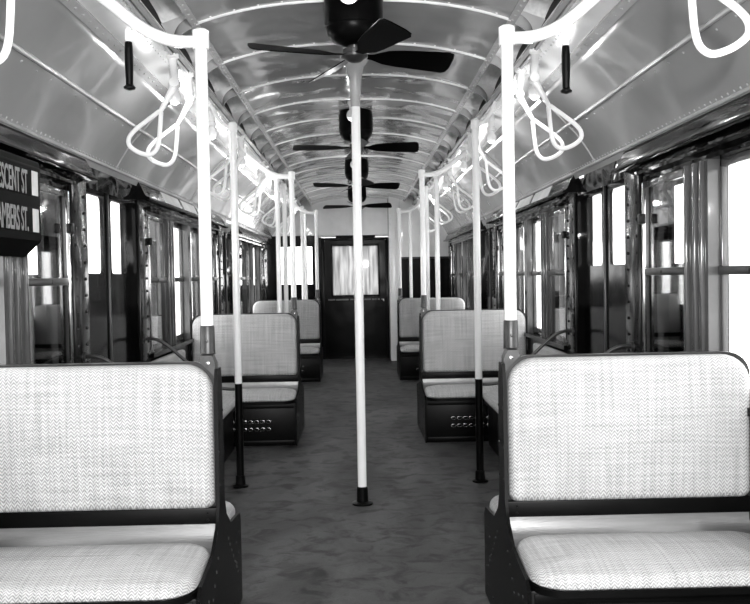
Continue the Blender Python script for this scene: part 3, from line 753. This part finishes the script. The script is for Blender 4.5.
# ------------------------------------------------------------------ ceiling fans
def make_fan():
    root = empty('ceiling_fan', (0, 0, 0), '', 'ceiling fan', 'black four-bladed fans down the middle of the ceiling')
    m = MB(); m.lathe([(0.115, 0.005), (0.128, -0.005), (0.130, -0.03), (0.133, -0.035), (0.133, -0.155), (0.128, -0.16), (0.128, -0.168), (0.120, -0.195), (0.095, -0.222), (0.055, -0.235), (0.035, -0.240)], 0, 0, 32)
    m.build('motor_housing', 'fan', root)
    m = MB(); m.lathe([(0.030, -0.236), (0.030, -0.250), (0.052, -0.256), (0.055, -0.275), (0.060, -0.280), (0.060, -0.292), (0.045, -0.300), (0.028, -0.312), (0.004, -0.316)], 0, 0, 24)
    m.build('hub', 'rim', root)
    for k in range(4):
        a = PI / 2 * k; bm = MB()
        out = [(0.05, -0.018), (0.09, -0.022), (0.15, -0.050), (0.22, -0.062), (0.45, -0.080), (0.475, -0.070), (0.485, -0.04), (0.492, 0.03), (0.485, 0.058), (0.465, 0.068), (0.22, 0.052), (0.15, 0.042), (0.09, 0.022), (0.05, 0.018)]
        tilt = math.radians(-24); vs = []
        for th in (0.0025, -0.0025):
            for r, w_ in out:
                tt = tilt * min(1, r / 0.14)
                x, y, z = r, w_ * math.cos(tt) - th * math.sin(tt), w_ * math.sin(tt) + th * math.cos(tt) - 0.283
                vs.append((x * math.cos(a) - y * math.sin(a), x * math.sin(a) + y * math.cos(a), z))
        n = len(out)
        fs = [tuple(range(n)), tuple(range(2 * n - 1, n - 1, -1))] + [(i, (i + 1) % n, n + (i + 1) % n, n + i) for i in range(n)]
        bm.add(vs, fs); bm.build('blade', 'fan', root)
    return root
proto = make_fan()
fan_words = ['nearest the camera, above the aisle pole', 'second down the car', 'third down the car', 'fourth, next to the end door']
for k, (y, rot) in enumerate(((4.0, 22), (6.85, 4), (9.7, 16), (12.55, -8))):
    o = proto if k == 0 else copy_tree(proto)
    o.location = (0.0, y, EYE + 1.278); o.rotation_euler = (0, 0, math.radians(rot))
    o['label'] = 'black four-bladed ceiling fan, %s' % fan_words[k]
proto = None
for k, y in enumerate((3.70, 6.50, 9.35, 12.2)):
    if proto is None:
        proto = empty('globe_lamp', (0, 0, 0), '', 'light bulb', 'round bulbs in front of the fans')
        m = MB(); m.lathe([(0.040, 0.004), (0.040, -0.012), (0.028, -0.02), (0.026, -0.055)], 0, 0, 18); m.build('socket', 'socket', proto)
        m = MB(); m.ball(0, 0, -0.095, 0.047, 20); m.build('bulb', 'socket', proto); o = proto
    else: o = copy_tree(proto)
    o.location = (-0.02, y, EYE + 1.278); o['label'] = 'round white bulb on the ceiling centre line in front of the %s fan' % ('nearest', 'second', 'third', 'fourth')[k]

# ------------------------------------------------------------------ destination sign box, left wall
ya, yb = 2.72, 3.73
root = empty('destination_sign', (-1.38, (ya + yb) / 2, 1.45), 'black destination sign box with two rows of street names on the left window', 'sign')
def RB(m, name, mt, par=None, origin=(-1.38, (ya + yb) / 2, 1.45)):
    m.v = [(a - origin[0], b - origin[1], c - origin[2]) for a, b, c in m.v]; return m.build(name, mt, par or root)
pr = [(-1.428, 0.50), (-1.335, 0.50), (-1.330, 0.49), (-1.330, 0.17), (-1.400, 0.105), (-1.428, 0.105)]
m = MB(); m.prism([(a, b + EYE) for a, b in pr], ya, yb); body = RB(m, 'sign_box', 'sign')
rows = [(0.355, 0.455, 'CRESCENT ST'), (0.205, 0.30, 'CHAMBERS ST.')]
for z0, z1, txt in rows:
    m = MB(); m.bbox(-1.3285, -1.331, ya + 0.06, yb - 0.02, z0 + EYE - 0.005, z1 + EYE + 0.005, 0.001); RB(m, 'scroll', 'scroll')
    m = MB(); m.box(-1.3270, -1.330, yb - 0.095, yb - 0.03, z0 + EYE, z1 + EYE); RB(m, 'end_strip', 'strip')
    cu = bpy.data.curves.new('lettering', 'FONT'); cu.body = txt; cu.size = 0.135; cu.extrude = 0.0008; cu.align_x = 'RIGHT'; cu.offset = 0.0012
    to = bpy.data.objects.new('lettering', cu); C.objects.link(to); bpy.context.view_layer.update()
    me = bpy.data.meshes.new_from_object(to.evaluated_get(bpy.context.evaluated_depsgraph_get())); bpy.data.objects.remove(to)
    me.materials.clear(); me.materials.append(M['letter'])
    to = bpy.data.objects.new('lettering', me); C.objects.link(to); to.parent = root
    to.rotation_euler = (PI / 2, 0, PI / 2); to.scale = (0.44, 1, 1)
    to.location = (-1.3272 + 1.38, yb - 0.145 - (ya + yb) / 2, z0 + 0.002 + EYE - 1.45)
m = MB(); m.bbox(-1.3275, -1.334, ya, yb, 0.46 + EYE, 0.475 + EYE, 0.002); RB(m, 'moulding', 'sign')

# ------------------------------------------------------------------ light
W = bpy.data.worlds.new('sky'); bpy.context.scene.world = W; W.use_nodes = True
nt = W.node_tree; bg = nt.nodes['Background']; bg.inputs['Color'].default_value = g(1); bg.inputs['Strength'].default_value = 2.6

def lamp(name, kind, loc, power, size=0.1, rot=None, **kw):
    l = bpy.data.lights.new(name, kind); l.energy = power
    if kind == 'AREA': l.size = size
    else: l.shadow_soft_size = size
    for k, v in kw.items(): setattr(l, k, v)
    o = bpy.data.objects.new(name, l); C.objects.link(o); o.location = loc
    if rot: o.rotation_euler = rot
    return o
lamp('camera_flash', 'POINT', (0.25, -0.1, 1.75), 175, 0.08)      # the photographer's flash

# the ceiling bulbs burn weakly
bn = M['bulb'].node_tree.nodes['Principled BSDF']; bn.inputs['Emission Color'].default_value = g(1); bn.inputs['Emission Strength'].default_value = 0.12
for s in (-1, 1):
    for y in lamps[s]: lamp('bulb_light', 'POINT', (s * 0.935, y, EYE + 1.103 - 0.235), 1.6, 0.03)
for y in (3.70, 6.50, 9.35, 12.2): lamp('globe_light', 'POINT', (-0.02, y, EYE + 1.278 - 0.19), 1.5, 0.04)

# ------------------------------------------------------------------ camera
cam = bpy.data.cameras.new('camera'); co = bpy.data.objects.new('camera', cam); C.objects.link(co)
cam.sensor_fit = 'HORIZONTAL'; cam.sensor_width = 36; cam.lens = F_PX * 36 / 750; cam.clip_start = 0.05; cam.clip_end = 200
yaw = math.atan((375 - 359) / F_PX); pitch = math.atan((302 - 276) / F_PX); roll = math.radians(1.0)
R_ = Matrix.Rotation(-yaw, 4, 'Z') @ Matrix.Rotation(PI / 2 - pitch, 4, 'X') @ Matrix.Rotation(-roll, 4, 'Z')
co.matrix_world = Matrix.Translation((0, 0, EYE)) @ R_
bpy.context.scene.camera = co
vs = bpy.context.scene.view_settings
vs.view_transform = 'Standard'; vs.look = 'None'; vs.gamma = 1; vs.use_curve_mapping = False; vs.exposure = 1.0
cy = bpy.context.scene.cycles
cy.max_bounces = 8; cy.transparent_max_bounces = 12; cy.sample_clamp_indirect = 6
